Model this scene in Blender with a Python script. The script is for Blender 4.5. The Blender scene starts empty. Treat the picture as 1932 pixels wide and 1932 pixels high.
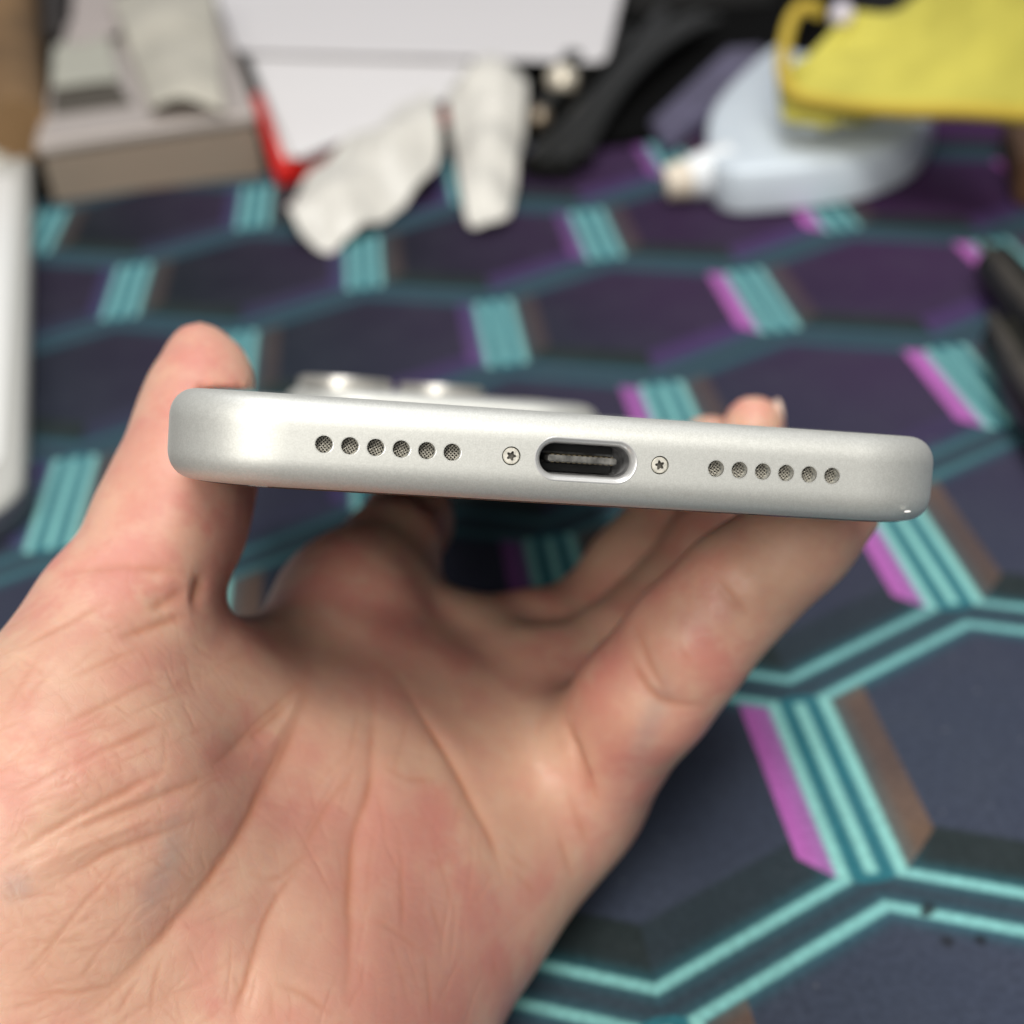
import bpy, bmesh, math, random
import numpy as np
from mathutils import Vector, Matrix, noise as mnoise

random.seed(4)
rng = np.random.default_rng(4)
S = 0.001                                   # everything below is written in millimetres
sc = bpy.context.scene
COL = sc.collection

# ------------------------------------------------------------------ camera
CAM = np.array([-51.4962406, -149.17141922, 150.17592082])
CR = np.array([[0.9905971841690635, -0.1076577567121095, -0.08442171602156179],      # right
               [-0.12905269772874398, -0.5304625008392059, -0.8378275099387392],     # down
               [0.045416075625734326, 0.8408444223641677, -0.539368183573719]])      # forward
FP = 966 / math.tan(math.radians(20))

cd = bpy.data.cameras.new('camera')
cam = bpy.data.objects.new('camera', cd)
COL.objects.link(cam)
M = Matrix(((CR[0, 0], -CR[1, 0], -CR[2, 0], CAM[0] * S), (CR[0, 1], -CR[1, 1], -CR[2, 1], CAM[1] * S),
            (CR[0, 2], -CR[1, 2], -CR[2, 2], CAM[2] * S), (0, 0, 0, 1)))
cam.matrix_world = M
cd.sensor_width = 36
cd.lens = 18 / math.tan(math.radians(20))
cd.clip_start = 0.005
cd.clip_end = 20
cd.dof.use_dof = True
cd.dof.focus_distance = 0.1262
cd.dof.aperture_fstop = cd.lens / 2.7
sc.camera = cam

# ------------------------------------------------------------------ room light
w = bpy.data.worlds.new('World')
sc.world = w
w.use_nodes = True
w.node_tree.nodes['Background'].inputs[0].default_value = (0.93, 0.95, 1.0, 1)
w.node_tree.nodes['Background'].inputs[1].default_value = 0.20


def area(name, loc, target, size, power, col):
    l = bpy.data.lights.new(name, 'AREA')
    l.shape = 'RECTANGLE'
    l.size, l.size_y = size
    l.energy = power
    l.color = col
    o = bpy.data.objects.new(name, l)
    COL.objects.link(o)
    o.location = loc
    d = Vector(target) - Vector(loc)
    o.rotation_euler = d.to_track_quat('-Z', 'Y').to_euler()
    return o


area('ceiling_lamp', (0.02, -0.58, 1.20), (0, 0, 0.05), (0.50, 0.30), 11.5, (1.0, 0.965, 0.90))
area('left_ceiling_lamp', (-0.46, -1.02, 0.90), (0, 0, 0.05), (0.60, 0.50), 11.0, (1.0, 0.96, 0.89))

area('far_ceiling_lamp', (0.05, 0.55, 1.7), (0, 0.3, 0), (0.8, 0.5), 12.0, (0.97, 0.98, 1.0))

sc.view_settings.view_transform = 'Standard'
sc.view_settings.look = 'None'
sc.view_settings.exposure = 0.0
sc.view_settings.gamma = 1.0
sc.cycles.use_denoising = True


# ------------------------------------------------------------------ helpers
def at(px, py, z):
    """A point z millimetres into the picture (camera frame) along a line of sight, in world mm."""
    return CAM + CR.T @ (np.array([(px - 966) / FP, (py - 966) / FP, 1.0]) * z)


def desk(px, py, h=0.0):
    d = CR.T @ np.array([(px - 966) / FP, (py - 966) / FP, 1.0])
    return CAM + d * ((h - CAM[2]) / d[2])


def srgb(h):
    h = h.lstrip('#')
    v = [int(h[i:i + 2], 16) / 255 for i in (0, 2, 4)]
    return tuple(c / 12.92 if c <= 0.04045 else ((c + 0.055) / 1.055) ** 2.4 for c in v)


def tag(o, label=None, cat=None, group=None, kind=None):
    if label: o['label'] = label
    if cat: o['category'] = cat
    if group: o['group'] = group
    if kind: o['kind'] = kind
    return o


def empty(name, loc=(0, 0, 0)):
    o = bpy.data.objects.new(name, None)
    o.empty_display_size = 0.01
    o.location = Vector(loc) * S
    COL.objects.link(o)
    return o


def link_mesh(name, me, mat, parent=None, smooth=True, angle=None):
    o = bpy.data.objects.new(name, me)
    COL.objects.link(o)
    if mat is not None and not me.materials:
        me.materials.append(mat)
    if smooth:
        me.polygons.foreach_set('use_smooth', np.ones(len(me.polygons), dtype=bool))
        if angle: me.set_sharp_from_angle(angle=math.radians(angle))
    if parent is not None: o.parent = parent
    return o


def from_data(name, verts, faces, mat, parent=None, smooth=True, angle=None, world=True):
    """verts in mm; with world=True they are world coordinates (parent at its own place)."""
    v = np.asarray(verts, float) * S
    if parent is not None and world:
        v = v - np.array(parent.location)
    me = bpy.data.meshes.new(name)
    me.from_pydata(v.tolist(), [], faces)
    me.validate()
    me.update()
    return link_mesh(name, me, mat, parent, smooth, angle)


def from_bm(name, bm, mat, parent=None, smooth=True, angle=30):
    """bm in mm, in the parent's frame."""
    for v in bm.verts: v.co *= S
    bmesh.ops.recalc_face_normals(bm, faces=bm.faces)
    me = bpy.data.meshes.new(name)
    bm.to_mesh(me)
    bm.free()
    return link_mesh(name, me, mat, parent, smooth, angle)


def subsurf(o, lv=2):
    m = o.modifiers.new('subdivision', 'SUBSURF')
    m.levels = m.render_levels = lv
    return o


def applied(o):
    dg = bpy.context.evaluated_depsgraph_get()
    dg.update()
    me = bpy.data.meshes.new_from_object(o.evaluated_get(dg))
    o.modifiers.clear()
    old = o.data
    o.data = me
    bpy.data.meshes.remove(old)
    return o


# ------------------------------------------------------------------ material helpers
class N:
    """A value socket with operators."""
    def __init__(s, t, k): s.t, s.k = t, k

    def _m(s, op, *a, clamp=False):
        n = s.t.nodes.new('ShaderNodeMath')
        n.operation = op
        n.use_clamp = clamp
        for i, x in enumerate((s,) + a):
            if isinstance(x, N): s.t.links.new(x.k, n.inputs[i])
            else: n.inputs[i].default_value = x
        return N(s.t, n.outputs[0])

    def __add__(s, o): return s._m('ADD', o)
    def __sub__(s, o): return s._m('SUBTRACT', o)
    def __mul__(s, o): return s._m('MULTIPLY', o)
    def __truediv__(s, o): return s._m('DIVIDE', o)
    def rsub(s, o): return (s * -1.0) + o
    def abs(s): return s._m('ABSOLUTE')
    def min(s, o): return s._m('MINIMUM', o)
    def max(s, o): return s._m('MAXIMUM', o)
    def gt(s, o): return s._m('GREATER_THAN', o)
    def lt(s, o): return s._m('LESS_THAN', o)
    def wrap(s, a, b): return s._m('WRAP', b, a)
    def clamp(s): return s._m('ADD', 0.0, clamp=True)

    def ramp(s, a, b, lo=0.0, hi=1.0):
        n = s.t.nodes.new('ShaderNodeMapRange')
        n.interpolation_type = 'SMOOTHSTEP'
        s.t.links.new(s.k, n.inputs[0])
        for i, x in enumerate((a, b, lo, hi)): n.inputs[i + 1].default_value = x
        return N(s.t, n.outputs[0])


def mixc(t, f, a, b):
    n = t.nodes.new('ShaderNodeMix')
    n.data_type = 'RGBA'
    for i, x in ((0, f), (6, a), (7, b)):
        if isinstance(x, N): t.links.new(x.k, n.inputs[i])
        elif isinstance(x, (int, float)): n.inputs[i].default_value = x
        else: n.inputs[i].default_value = (*x[:3], 1)
    return N(t, n.outputs[2])


def noise(t, vec, scale, detail=3, rough=0.5, out=0):
    n = t.nodes.new('ShaderNodeTexNoise')
    n.inputs['Scale'].default_value = scale
    n.inputs['Detail'].default_value = detail
    n.inputs['Roughness'].default_value = rough
    t.links.new(vec, n.inputs['Vector'])
    return N(t, n.outputs[out])


def mat(name, col=(0.5, 0.5, 0.5), rough=0.5, metal=0.0, spec=0.5, bump=None, var=0.0, trans=0.0, sss=0.0,
        var_scale=60.0, alpha=1.0):
    m = bpy.data.materials.new(name)
    m.use_nodes = True
    t = m.node_tree
    b = t.nodes['Principled BSDF']
    if isinstance(col, str): col = srgb(col)
    b.inputs['Base Color'].default_value = (*col, 1)
    b.inputs['Roughness'].default_value = rough
    b.inputs['Metallic'].default_value = metal
    b.inputs['Specular IOR Level'].default_value = spec
    b.inputs['Transmission Weight'].default_value = trans
    b.inputs['Alpha'].default_value = alpha
    if sss:
        b.inputs['Subsurface Weight'].default_value = sss
        b.inputs['Subsurface Radius'].default_value = (1, 1, 1)
        b.inputs['Subsurface Scale'].default_value = 0.003
    tc = t.nodes.new('ShaderNodeTexCoord')
    if var:
        nz = noise(t, tc.outputs['Object'], var_scale, 4)
        c = mixc(t, nz.ramp(0.3, 0.7), tuple(x * (1 - var) for x in col), tuple(min(1, x * (1 + var)) for x in col))
        t.links.new(c.k, b.inputs['Base Color'])
    if bump:
        scale, strength, dist = bump
        nz = noise(t, tc.outputs['Object'], scale, 3)
        bn = t.nodes.new('ShaderNodeBump')
        bn.inputs['Strength'].default_value = strength
        bn.inputs['Distance'].default_value = dist
        t.links.new(nz.k, bn.inputs['Height'])
        t.links.new(bn.outputs[0], b.inputs['Normal'])
    m['bsdf'] = b.name
    return m


# ------------------------------------------------------------------ desk and mat
MAT_FAR = 309.0


def desk_material():
    m = mat('dark_desk_top', '#0e0c0c', 0.6, spec=0.2, bump=(400, 0.1, 0.0003), var=0.25, var_scale=25)
    return m


bm = bmesh.new()
bmesh.ops.create_grid(bm, x_segments=8, y_segments=8, size=1.0)
for v in bm.verts: v.co = Vector((v.co.x * 1100 + 100, v.co.y * 900 + 350, -3.2))
tag(from_bm('desk', bm, desk_material(), None, False), kind='structure')


def hex_material():
    m = bpy.data.materials.new('hexagon_print_cloth')
    m.use_nodes = True
    t = m.node_tree
    b = t.nodes['Principled BSDF']
    tc = t.nodes.new('ShaderNodeTexCoord')
    sx = t.nodes.new('ShaderNodeSeparateXYZ')
    t.links.new(tc.outputs['Object'], sx.inputs[0])
    wx, wy = N(t, sx.outputs[0]) * (1 / S), N(t, sx.outputs[1]) * (1 / S)          # mm
    U, ASP = 38.0, 0.98122871
    R3 = math.sqrt(3)
    h = 0.54703519
    apex = 1.5 - h
    slope = (apex - h) / (R3 / 2)
    nrm = math.sqrt(1 + slope * slope)
    lx, ly = wx / U, wy / (U * ASP)

    def cell(cx, cy):
        x = (lx - cx).wrap(-R3 / 2, R3 / 2)
        y = (ly - cy).wrap(-1.5, 1.5)
        e = x.abs().rsub(R3 / 2)
        s = (x.abs() * slope + y.abs()).rsub(apex) / nrm
        return x, y, e, s
    xa, ya, ea, sa = cell(R3 / 2, 0.0)
    xb, yb, eb, sb = cell(0.0, 1.5)
    pick = sa.gt(0.0)

    def sel(a, c): return c + (a - c) * pick
    x, y, e, s = sel(xa, xb), sel(ya, yb), sel(ea, eb), sel(sa, sb)
    nz = noise(t, tc.outputs['Object'], 9.0, 2)
    nf = noise(t, tc.outputs['Object'], 900.0, 2)
    # ground colour of the print: slate on the left running into violet on the right
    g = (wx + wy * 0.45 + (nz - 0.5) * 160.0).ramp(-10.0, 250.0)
    slate = mixc(t, wy.ramp(-40, 260), srgb('#3d4454'), srgb('#1b2027'))  # slate darkened with distance to offset the far lamp's light
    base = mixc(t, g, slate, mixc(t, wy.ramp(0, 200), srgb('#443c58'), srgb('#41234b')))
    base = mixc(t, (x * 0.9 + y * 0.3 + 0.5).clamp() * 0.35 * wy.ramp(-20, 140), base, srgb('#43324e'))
    # printed bands inside the lower edges of each cell
    low = y.lt(0.0)
    left = x.lt(0.0)
    band = s.ramp(0.33, 0.365, 1.0, 0.0) * low
    c = mixc(t, band * left * 0.9, base, srgb('#27302f'))
    c = mixc(t, band * left.rsub(1.0) * 0.75, c, mixc(t, wy.ramp(20, 160), srgb('#2a3639'), mixc(t, wx.ramp(-150, 20), srgb('#33364a'), srgb('#4c3866'))))
    # glow of the lines
    mn = (e / 0.107).min(s / 0.087)
    glow = (mn - 1.0).ramp(0.0, 1.5, 1.0, 0.0)
    c = mixc(t, glow * 0.35, c, srgb('#2c5560'))
    # magenta strip at the right of a cell, brown strip at its left
    strip = e.gt(0.122) * s.gt(0.115)
    cutl = (y - (e - 0.128) * 1.1).gt(-0.492)
    mag = strip * e.lt(0.245) * left.rsub(1.0) * cutl
    c = mixc(t, mag * (wx - wy * 0.35).ramp(-130, -15, 0.35, 1.0), c, mixc(t, (wx - wy * 0.35).ramp(-130, -15), srgb('#53407c'), srgb('#b866b6')))
    brn = strip * e.lt(0.29) * left * cutl
    c = mixc(t, brn * wy.ramp(20, 170, 0.9, 0.3), c, mixc(t, noise(t, tc.outputs['Object'], 30, 3).ramp(0.35, 0.65), srgb('#5b4c46'), srgb('#705a4c')))
    # gutter between the lines
    gut = mn.lt(1.0)
    upright = (e / 0.107).lt(s / 0.087)
    c = mixc(t, gut, c, mixc(t, upright * y.abs().ramp(h - 0.03, h, 1.0, 0.0), srgb('#36434e'), srgb('#2f6d79')))
    # the pale cyan lines
    line = (mn - 1.0).abs()
    ring = (line * (upright * (0.107 - 0.087) + 0.087)).ramp(0.010, 0.036, 1.0, 0.0)
    mid = e.ramp(0.010, 0.036, 1.0, 0.0) * y.abs().ramp(h - 0.075, h - 0.045, 1.0, 0.0)
    halo = (line * 0.095).ramp(0.02, 0.10, 1.0, 0.0)
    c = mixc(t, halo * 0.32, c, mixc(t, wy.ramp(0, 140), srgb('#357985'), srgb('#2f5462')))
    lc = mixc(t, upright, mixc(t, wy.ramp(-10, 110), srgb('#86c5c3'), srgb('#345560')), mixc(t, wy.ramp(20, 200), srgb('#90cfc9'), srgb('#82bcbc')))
    c = mixc(t, ring.max(mid) * 0.96, c, lc)
    # scuffs where the print has rubbed away, and lint in the weave
    for px_, py_, rad in ((1752, 1712, 1.1), (1787, 1776, 1.0), (1850, 1774, 0.9), (1746, 1722, 0.8)):
        q = desk(px_, py_)
        dd = ((wx - float(q[0])) * (wx - float(q[0])) + (wy - float(q[1])) * (wy - float(q[1])))._m('SQRT')
        c = mixc(t, (dd + (nf - 0.5) * 1.2).ramp(rad * 0.5, rad * 1.3, 0.85, 0.0), c, srgb('#23262c'))
    lint = noise(t, tc.outputs['Object'], 420.0, 2, 0.6)
    c = mixc(t, lint.ramp(0.70, 0.76) * 0.35, c, srgb('#8d9098'))
    wear = noise(t, tc.outputs['Object'], 70.0, 4, 0.65)
    c = mixc(t, wear.ramp(0.35, 0.75) * 0.10, c, srgb('#555a62'))
    c = mixc(t, nf.ramp(0.25, 0.8) * 0.26, c, (0.0, 0.0, 0.0))
    t.links.new(c.k, b.inputs['Base Color'])
    b.inputs['Roughness'].default_value = 0.85
    b.inputs['Specular IOR Level'].default_value = 0.10
    bn = t.nodes.new('ShaderNodeBump')
    bn.inputs['Strength'].default_value = 0.35
    bn.inputs['Distance'].default_value = 0.0003
    t.links.new(nf.k, bn.inputs['Height'])
    t.links.new(bn.outputs[0], b.inputs['Normal'])
    return m


bm = bmesh.new()
bmesh.ops.create_cube(bm, size=1)
for v in bm.verts: v.co = Vector((150 + v.co.x * 900, MAT_FAR - 225 + v.co.y * 450, -1.5 + v.co.z * 3))
bmesh.ops.bevel(bm, geom=bm.edges[:], offset=0.8, segments=2, affect='EDGES')
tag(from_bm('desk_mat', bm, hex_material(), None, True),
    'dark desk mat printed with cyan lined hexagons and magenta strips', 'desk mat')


# ------------------------------------------------------------------ phone
PW = Matrix(((0.974367276664123, -0.11746197804231984, 0.19186217417849188, -38.59331315686701 * S),
             (0.015262438611794216, 0.8854115377295749, 0.46455728045027467, -41.58707622736878 * S),
             (-0.22444479974733395, -0.44972112755148796, 0.8645087849736303, 85.56735410016383 * S), (0, 0, 0, 1)))
PWI = np.array(PW.inverted())
W, LEN, ZT, ZB, RC, RP = 74.2, 156.0, 4.15, -4.10, 10.0, 2.6

phone = empty('phone')
phone.matrix_world = PW
tag(phone, 'silver smartphone held face down with its charging port towards the viewer', 'phone')


def aluminium():
    m = mat('bead_blasted_aluminium', (0.74, 0.73, 0.70), 0.52, 0.62, 0.3)
    t = m.node_tree
    b = t.nodes['Principled BSDF']
    tc = t.nodes.new('ShaderNodeTexCoord')
    n1 = noise(t, tc.outputs['Object'], 7000.0, 2, 0.6)
    n2 = noise(t, tc.outputs['Object'], 2200.0, 3, 0.6)
    c = mixc(t, (n1 * 0.7 + n2 * 0.3).ramp(0.36, 0.66), (0.61, 0.615, 0.58), (0.70, 0.705, 0.67))
    t.links.new(c.k, b.inputs['Base Color'])
    t.links.new((n2 * 0.06 + 0.50).k, b.inputs['Roughness'])
    bn = t.nodes.new('ShaderNodeBump')
    bn.inputs['Strength'].default_value = 0.30
    bn.inputs['Distance'].default_value = 0.00004
    t.links.new((n1 * 0.6 + n2 * 0.4).k, bn.inputs['Height'])
    t.links.new(bn.outputs[0], b.inputs['Normal'])
    return m


ALU = aluminium()
ALU_POLISHED = mat('polished_chamfer', (0.80, 0.79, 0.77), 0.22, 0.9)
BLACK = mat('black_plastic', '#0d0d0e', 0.45)
DARKMETAL = mat('dark_steel_shell', '#8c8c8d', 0.35, 0.4, bump=(2500, 0.3, 0.00005), var=0.5, var_scale=900)


def outline(w, l, r, y0=0.0, nb=64, nc=10, ns=10):
    """Rounded rectangle, counter clockwise from the left end of the near (y0) edge."""
    pts = []
    for i in range(nb): pts.append((-w / 2 + r + (w - 2 * r) * i / nb, y0))
    def arc(cx, cy, a0):
        return [(cx + r * math.cos(a0 + math.pi / 2 * i / nc), cy + r * math.sin(a0 + math.pi / 2 * i / nc)) for i in range(nc)]
    pts += arc(w / 2 - r, y0 + r, -math.pi / 2)
    pts += [(w / 2, y0 + r + (l - 2 * r) * i / ns) for i in range(ns)]
    pts += arc(w / 2 - r, y0 + l - r, 0)
    pts += [(w / 2 - r - (w - 2 * r) * i / ns, y0 + l) for i in range(ns)]
    pts += arc(-w / 2 + r, y0 + l - r, math.pi / 2)
    pts += [(-w / 2, y0 + l - r - (l - 2 * r) * i / ns) for i in range(ns)]
    pts += arc(-w / 2 + r, y0 + r, math.pi)
    return np.array(pts)


def rounded_slab(pts, prof):
    """prof: list of (inset, z) from bottom to top; outline shrunk along its own normals."""
    n = len(pts)
    d = np.roll(pts, -1, 0) - np.roll(pts, 1, 0)
    nr = np.c_[d[:, 1], -d[:, 0]]
    nr /= np.linalg.norm(nr, axis=1)[:, None]
    V, Fc = [], []
    for ins, z in prof:
        q = pts - nr * ins
        V += [(a, b_, z) for a, b_ in q]
    for k in range(len(prof) - 1):
        for i in range(n):
            j = (i + 1) % n
            Fc.append((k * n + i, k * n + j, (k + 1) * n + j, (k + 1) * n + i))
    Fc.append(tuple(range(n - 1, -1, -1)))
    top = (len(prof) - 1) * n
    Fc.append(tuple(top + i for i in range(n)))
    return V, Fc


prof = []
for i in range(11):
    a = -math.pi / 2 + math.pi / 2 * i / 10
    prof.append((RP - RP * (abs(math.cos(a)) ** 0.86 if math.cos(a) > 0 else 0), ZB + RP + RP * math.sin(a)))
zlo, zhi = ZB + RP, ZT - RP
for i in range(1, 6): prof.append((0.0, zlo + (zhi - zlo) * i / 6))
for i in range(11):
    a = math.pi / 2 * i / 10
    prof.append((RP - RP * (abs(math.cos(a)) ** 0.86 if math.cos(a) > 1e-9 else 0), ZT - RP + RP * math.sin(a)))
V, Fc = rounded_slab(outline(W, LEN, RC), prof)
body = from_data('frame', V, Fc, ALU, None, True)
body.parent = phone


def cyl_y(bm, x, z, r, y0, y1, n=40, r1=None):
    """A closed cylinder along local y."""
    r1 = r if r1 is None else r1
    a = [bm.verts.new((x + r * math.cos(t), y0, z + r * math.sin(t))) for t in np.linspace(0, 2 * math.pi, n, endpoint=False)]
    c = [bm.verts.new((x + r1 * math.cos(t), y1, z + r1 * math.sin(t))) for t in np.linspace(0, 2 * math.pi, n, endpoint=False)]
    for i in range(n):
        j = (i + 1) % n
        bm.faces.new((a[i], a[j], c[j], c[i]))
    bm.faces.new(a[::-1])
    bm.faces.new(c)


def pill(hw, hh, n=16):
    """Stadium outline, half width hw and half height hh, in (x, z)."""
    p = []
    for s0, a0 in ((1, -math.pi / 2), (-1, math.pi / 2)):
        for t in np.linspace(a0, a0 + math.pi, n): p.append((s0 * (hw - hh) + hh * math.cos(t), hh * math.sin(t)))
    return p


HOLES = [-(12.136 + 2.2420 * i) for i in range(5, -1, -1)] + [12.136 + 2.2420 * i for i in range(6)]
SCREW = 6.83
cut = bmesh.new()
for x in HOLES: cyl_y(cut, x, 0, 0.76, -1, 1.35)
for x in (-SCREW, SCREW): cyl_y(cut, x, 0, 0.84, -1, 0.6)
PO, PI_ = (4.70, 1.90), (4.17, 1.40)
ring0 = [cut.verts.new((x, -1, z)) for x, z in pill(*PO)]
ring1 = [cut.verts.new((x, 7.0, z)) for x, z in pill(*PO)]
n = len(ring0)
for i in range(n): cut.faces.new((ring0[i], ring0[(i + 1) % n], ring1[(i + 1) % n], ring1[i]))
cut.faces.new(ring0[::-1])
cut.faces.new(ring1)
cutter = from_bm('cutter', cut, None, None, False, None)
cutter.parent = phone
md = body.modifiers.new('holes', 'BOOLEAN')
md.operation = 'DIFFERENCE'
md.solver = 'EXACT'
md.object = cutter
applied(body)
bpy.data.objects.remove(cutter)
body.data.polygons.foreach_set('use_smooth', np.ones(len(body.data.polygons), dtype=bool))
body.data.set_sharp_from_angle(angle=math.radians(38))

# glass on the under side
V, Fc = rounded_slab(outline(W - 5.0, LEN - 5.0, RC - 2.5, 2.5, 16), [(0.35, ZB - 0.13), (0.1, ZB - 0.10), (0, ZB - 0.05), (0, ZB + 0.2)])
from_data('screen_glass', V, Fc, mat('screen_glass', '#050506', 0.08, 0, 0.6), None, True, 40).parent = phone


def lathe(bm, x, z, prof_, n=40, axis='y'):
    """prof_: (radius, depth) rings; axis y goes into the phone, axis z stands on the back (x, z are then x, y)."""
    rings = []
    for r, d in prof_:
        row = []
        for t in np.linspace(0, 2 * math.pi, n, endpoint=False):
            a, c = r * math.cos(t), r * math.sin(t)
            row.append(bm.verts.new((x + a, d, z + c) if axis == 'y' else (x + a, z + c, d)))
        rings.append(row)
    for k in range(len(rings) - 1):
        for i in range(n):
            j = (i + 1) % n
            bm.faces.new((rings[k][i], rings[k][j], rings[k + 1][j], rings[k + 1][i]))
    return rings


# woven wire behind each drilled hole: a real lattice of crossed wires, shared by all twelve
WIRE = mat('speaker_wire', (0.46, 0.44, 0.39), 0.38, 0.6)
VOID = mat('dark_cavity', '#0a0a0a', 0.7)


def wire_mesh():
    bm = bmesh.new()
    R, pitch, rw = 0.75, 0.235, 0.050
    def wire(p0, dirv, side):
        L = math.sqrt(max(R * R - p0 @ p0, 0))
        if L < 0.1: return
        m_ = 10
        prev = None
        for i in range(m_ + 1):
            s_ = -L + 2 * L * i / m_
            c = p0 + dirv * s_
            wv = 0.055 * math.sin(math.pi * s_ / pitch + side)
            nrm_ = np.array([-dirv[1], dirv[0]])
            row = []
            for k in range(5):
                t = 2 * math.pi * k / 5
                o = nrm_ * rw * math.cos(t)
                row.append(bm.verts.new((c[0] + o[0], 0.02 + wv + rw * math.sin(t), c[1] + o[1])))
            if prev:
                for k in range(5): bm.faces.new((prev[k], prev[(k + 1) % 5], row[(k + 1) % 5], row[k]))
            prev = row
    for th, off in ((0.78, 0.0), (0.78 + math.pi / 2, math.pi)):
        d = np.array([math.cos(th), math.sin(th)])
        nn = np.array([-d[1], d[0]])
        for k in range(-4, 5): wire(nn * pitch * k, d, off + math.pi * (k % 2))
    return bm


grid0 = None
for i, x in enumerate(HOLES):
    if grid0 is None:
        grid0 = from_bm('speaker_mesh', wire_mesh(), WIRE, phone)
        o = grid0
    else:
        o = grid0.copy()
        COL.objects.link(o)
        o.parent = phone
    o.location = (x * S, 0.00100, 0)
    o.rotation_euler = (0, 0.25 * math.sin(7 * i), 0)
rim0 = back0 = None
for x in HOLES:
    if rim0 is None:
        bm = bmesh.new()
        cyl_y(bm, 0, 0, 0.77, 1.24, 1.31, 24)
        back0 = from_bm('speaker_backing', bm, VOID, phone)
        bm = bmesh.new()
        lathe(bm, 0, 0, [(0.84, -0.003), (0.78, 0.01), (0.745, 0.08), (0.745, 0.3)])
        rim0 = from_bm('hole_rim', bm, ALU_POLISHED, phone)
        pair = (back0, rim0)
    else:
        pair = (back0.copy(), rim0.copy())
        for o in pair:
            COL.objects.link(o)
            o.parent = phone
    for o in pair: o.location = (x * S, 0, 0)


def screw_head():
    """Pan of the screw with a five lobed recess."""
    bm = bmesh.new()
    n = 50
    def lobes(r, y):
        return [bm.verts.new((r * (1 + 0.27 * math.cos(5 * t)) * math.cos(t), y, r * (1 + 0.27 * math.cos(5 * t)) * math.sin(t)))
                for t in np.linspace(0, 2 * math.pi, n, endpoint=False)]
    def circ(r, y):
        return [bm.verts.new((r * math.cos(t), y, r * math.sin(t))) for t in np.linspace(0, 2 * math.pi, n, endpoint=False)]
    rows = [circ(0.735, 0.5), circ(0.735, 0.10), circ(0.66, 0.035), lobes(0.36, 0.03)]
    for a, b_ in zip(rows, rows[1:]):
        for i in range(n): bm.faces.new((a[i], a[(i + 1) % n], b_[(i + 1) % n], b_[i]))
    rec = bmesh.new()
    bm, main = rec, bm
    rows = [lobes(0.36, 0.03), lobes(0.31, 0.09), lobes(0.27, 0.45)]
    for a, b_ in zip(rows, rows[1:]):
        for i in range(n): bm.faces.new((a[i], a[(i + 1) % n], b_[(i + 1) % n], b_[i]))
    bm.faces.new(rows[-1])
    return main, rec


SCREWM = mat('nickel_screw', (0.80, 0.77, 0.68), 0.38, 0.45, bump=(1600, 0.6, 0.00008), var=0.15, var_scale=1800)
main_, rec_ = screw_head()
s0 = from_bm('screw', main_, SCREWM, phone, True, 35)
rc0 = from_bm('screw_recess', rec_, mat('screw_recess', (0.16, 0.15, 0.13), 0.4, 0.5), s0, True, 35)  # recess coloured darker than the head, its shade put into the material
s0.location = (-SCREW * S, 0.0, 0)
s1 = s0.copy()
COL.objects.link(s1)
s1.location = (SCREW * S, 0.0, 0)
s1.rotation_euler = (0, 0.7, 0)
rc1 = rc0.copy()
COL.objects.link(rc1)
rc1.parent = s1
for x in (-SCREW, SCREW):
    bm = bmesh.new()
    lathe(bm, x, 0, [(0.845, 0.0), (0.845, 0.5), (0.74, 0.5)])
    from_bm('screw_seat', bm, VOID, phone)


def loft(bm, rows, close=False):
    n = len(rows[0])
    vs = [[bm.verts.new(p) for p in r] for r in rows]
    for a, b_ in zip(vs, vs[1:]):
        for i in range(n): bm.faces.new((a[i], a[(i + 1) % n], b_[(i + 1) % n], b_[i]))
    if close: bm.faces.new(vs[-1])
    return vs


def prow(hw, hh, y): return [(x, y, z) for x, z in pill(hw, hh)]


bm = bmesh.new()
loft(bm, [prow(4.78, 1.98, 0.03), prow(4.74, 1.94, -0.015), prow(4.66, 1.86, -0.02), prow(4.50, 1.70, 0.06), prow(4.30, 1.50, 0.28), prow(4.19, 1.41, 0.55), prow(4.17, 1.39, 0.8)])
port = from_bm('charging_port', bm, mat('port_collar', (0.71, 0.71, 0.70), 0.35, 0.55, bump=(1800, 0.15, 0.00005)), phone)
bm = bmesh.new()
loft(bm, [prow(4.17, 1.39, 0.8), prow(4.12, 1.34, 1.1), prow(4.12, 1.34, 6.6)], True)
from_bm('port_shell', bm, DARKMETAL, port)
bm = bmesh.new()
bmesh.ops.create_cube(bm, size=1)
for v in bm.verts: v.co = Vector((v.co.x * 6.35, 3.9 + v.co.y * 5.0, v.co.z * 0.60))
bmesh.ops.bevel(bm, geom=bm.edges[:], offset=0.09, segments=2, affect='EDGES')
TONGUE = mat('port_tongue', '#62615e', 0.6, 0.0, bump=(900, 0.8, 0.0003), var=0.5, var_scale=900)
from_bm('port_tongue', bm, TONGUE, port)
bm = bmesh.new()
for i in range(12):
    for sgn in (-1, 1):
        bmesh.ops.create_cube(bm, size=1, matrix=Matrix.Translation(((i - 5.5) * 0.5, 3.4, sgn * 0.345)) @ Matrix.Diagonal((0.26, 3.4, 0.05, 1)))
from_bm('port_contact', bm, mat('gold_contacts', (0.35, 0.28, 0.16), 0.4, 0.9), port)
bm = bmesh.new()
for sgn in (-1, 1):
    bmesh.ops.create_cube(bm, size=1, matrix=Matrix.Translation((0, 5.6, sgn * 0.90)) @ Matrix.Diagonal((6.9, 1.8, 0.7, 1)))
from_bm('port_inner_block', bm, BLACK, port)

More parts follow.
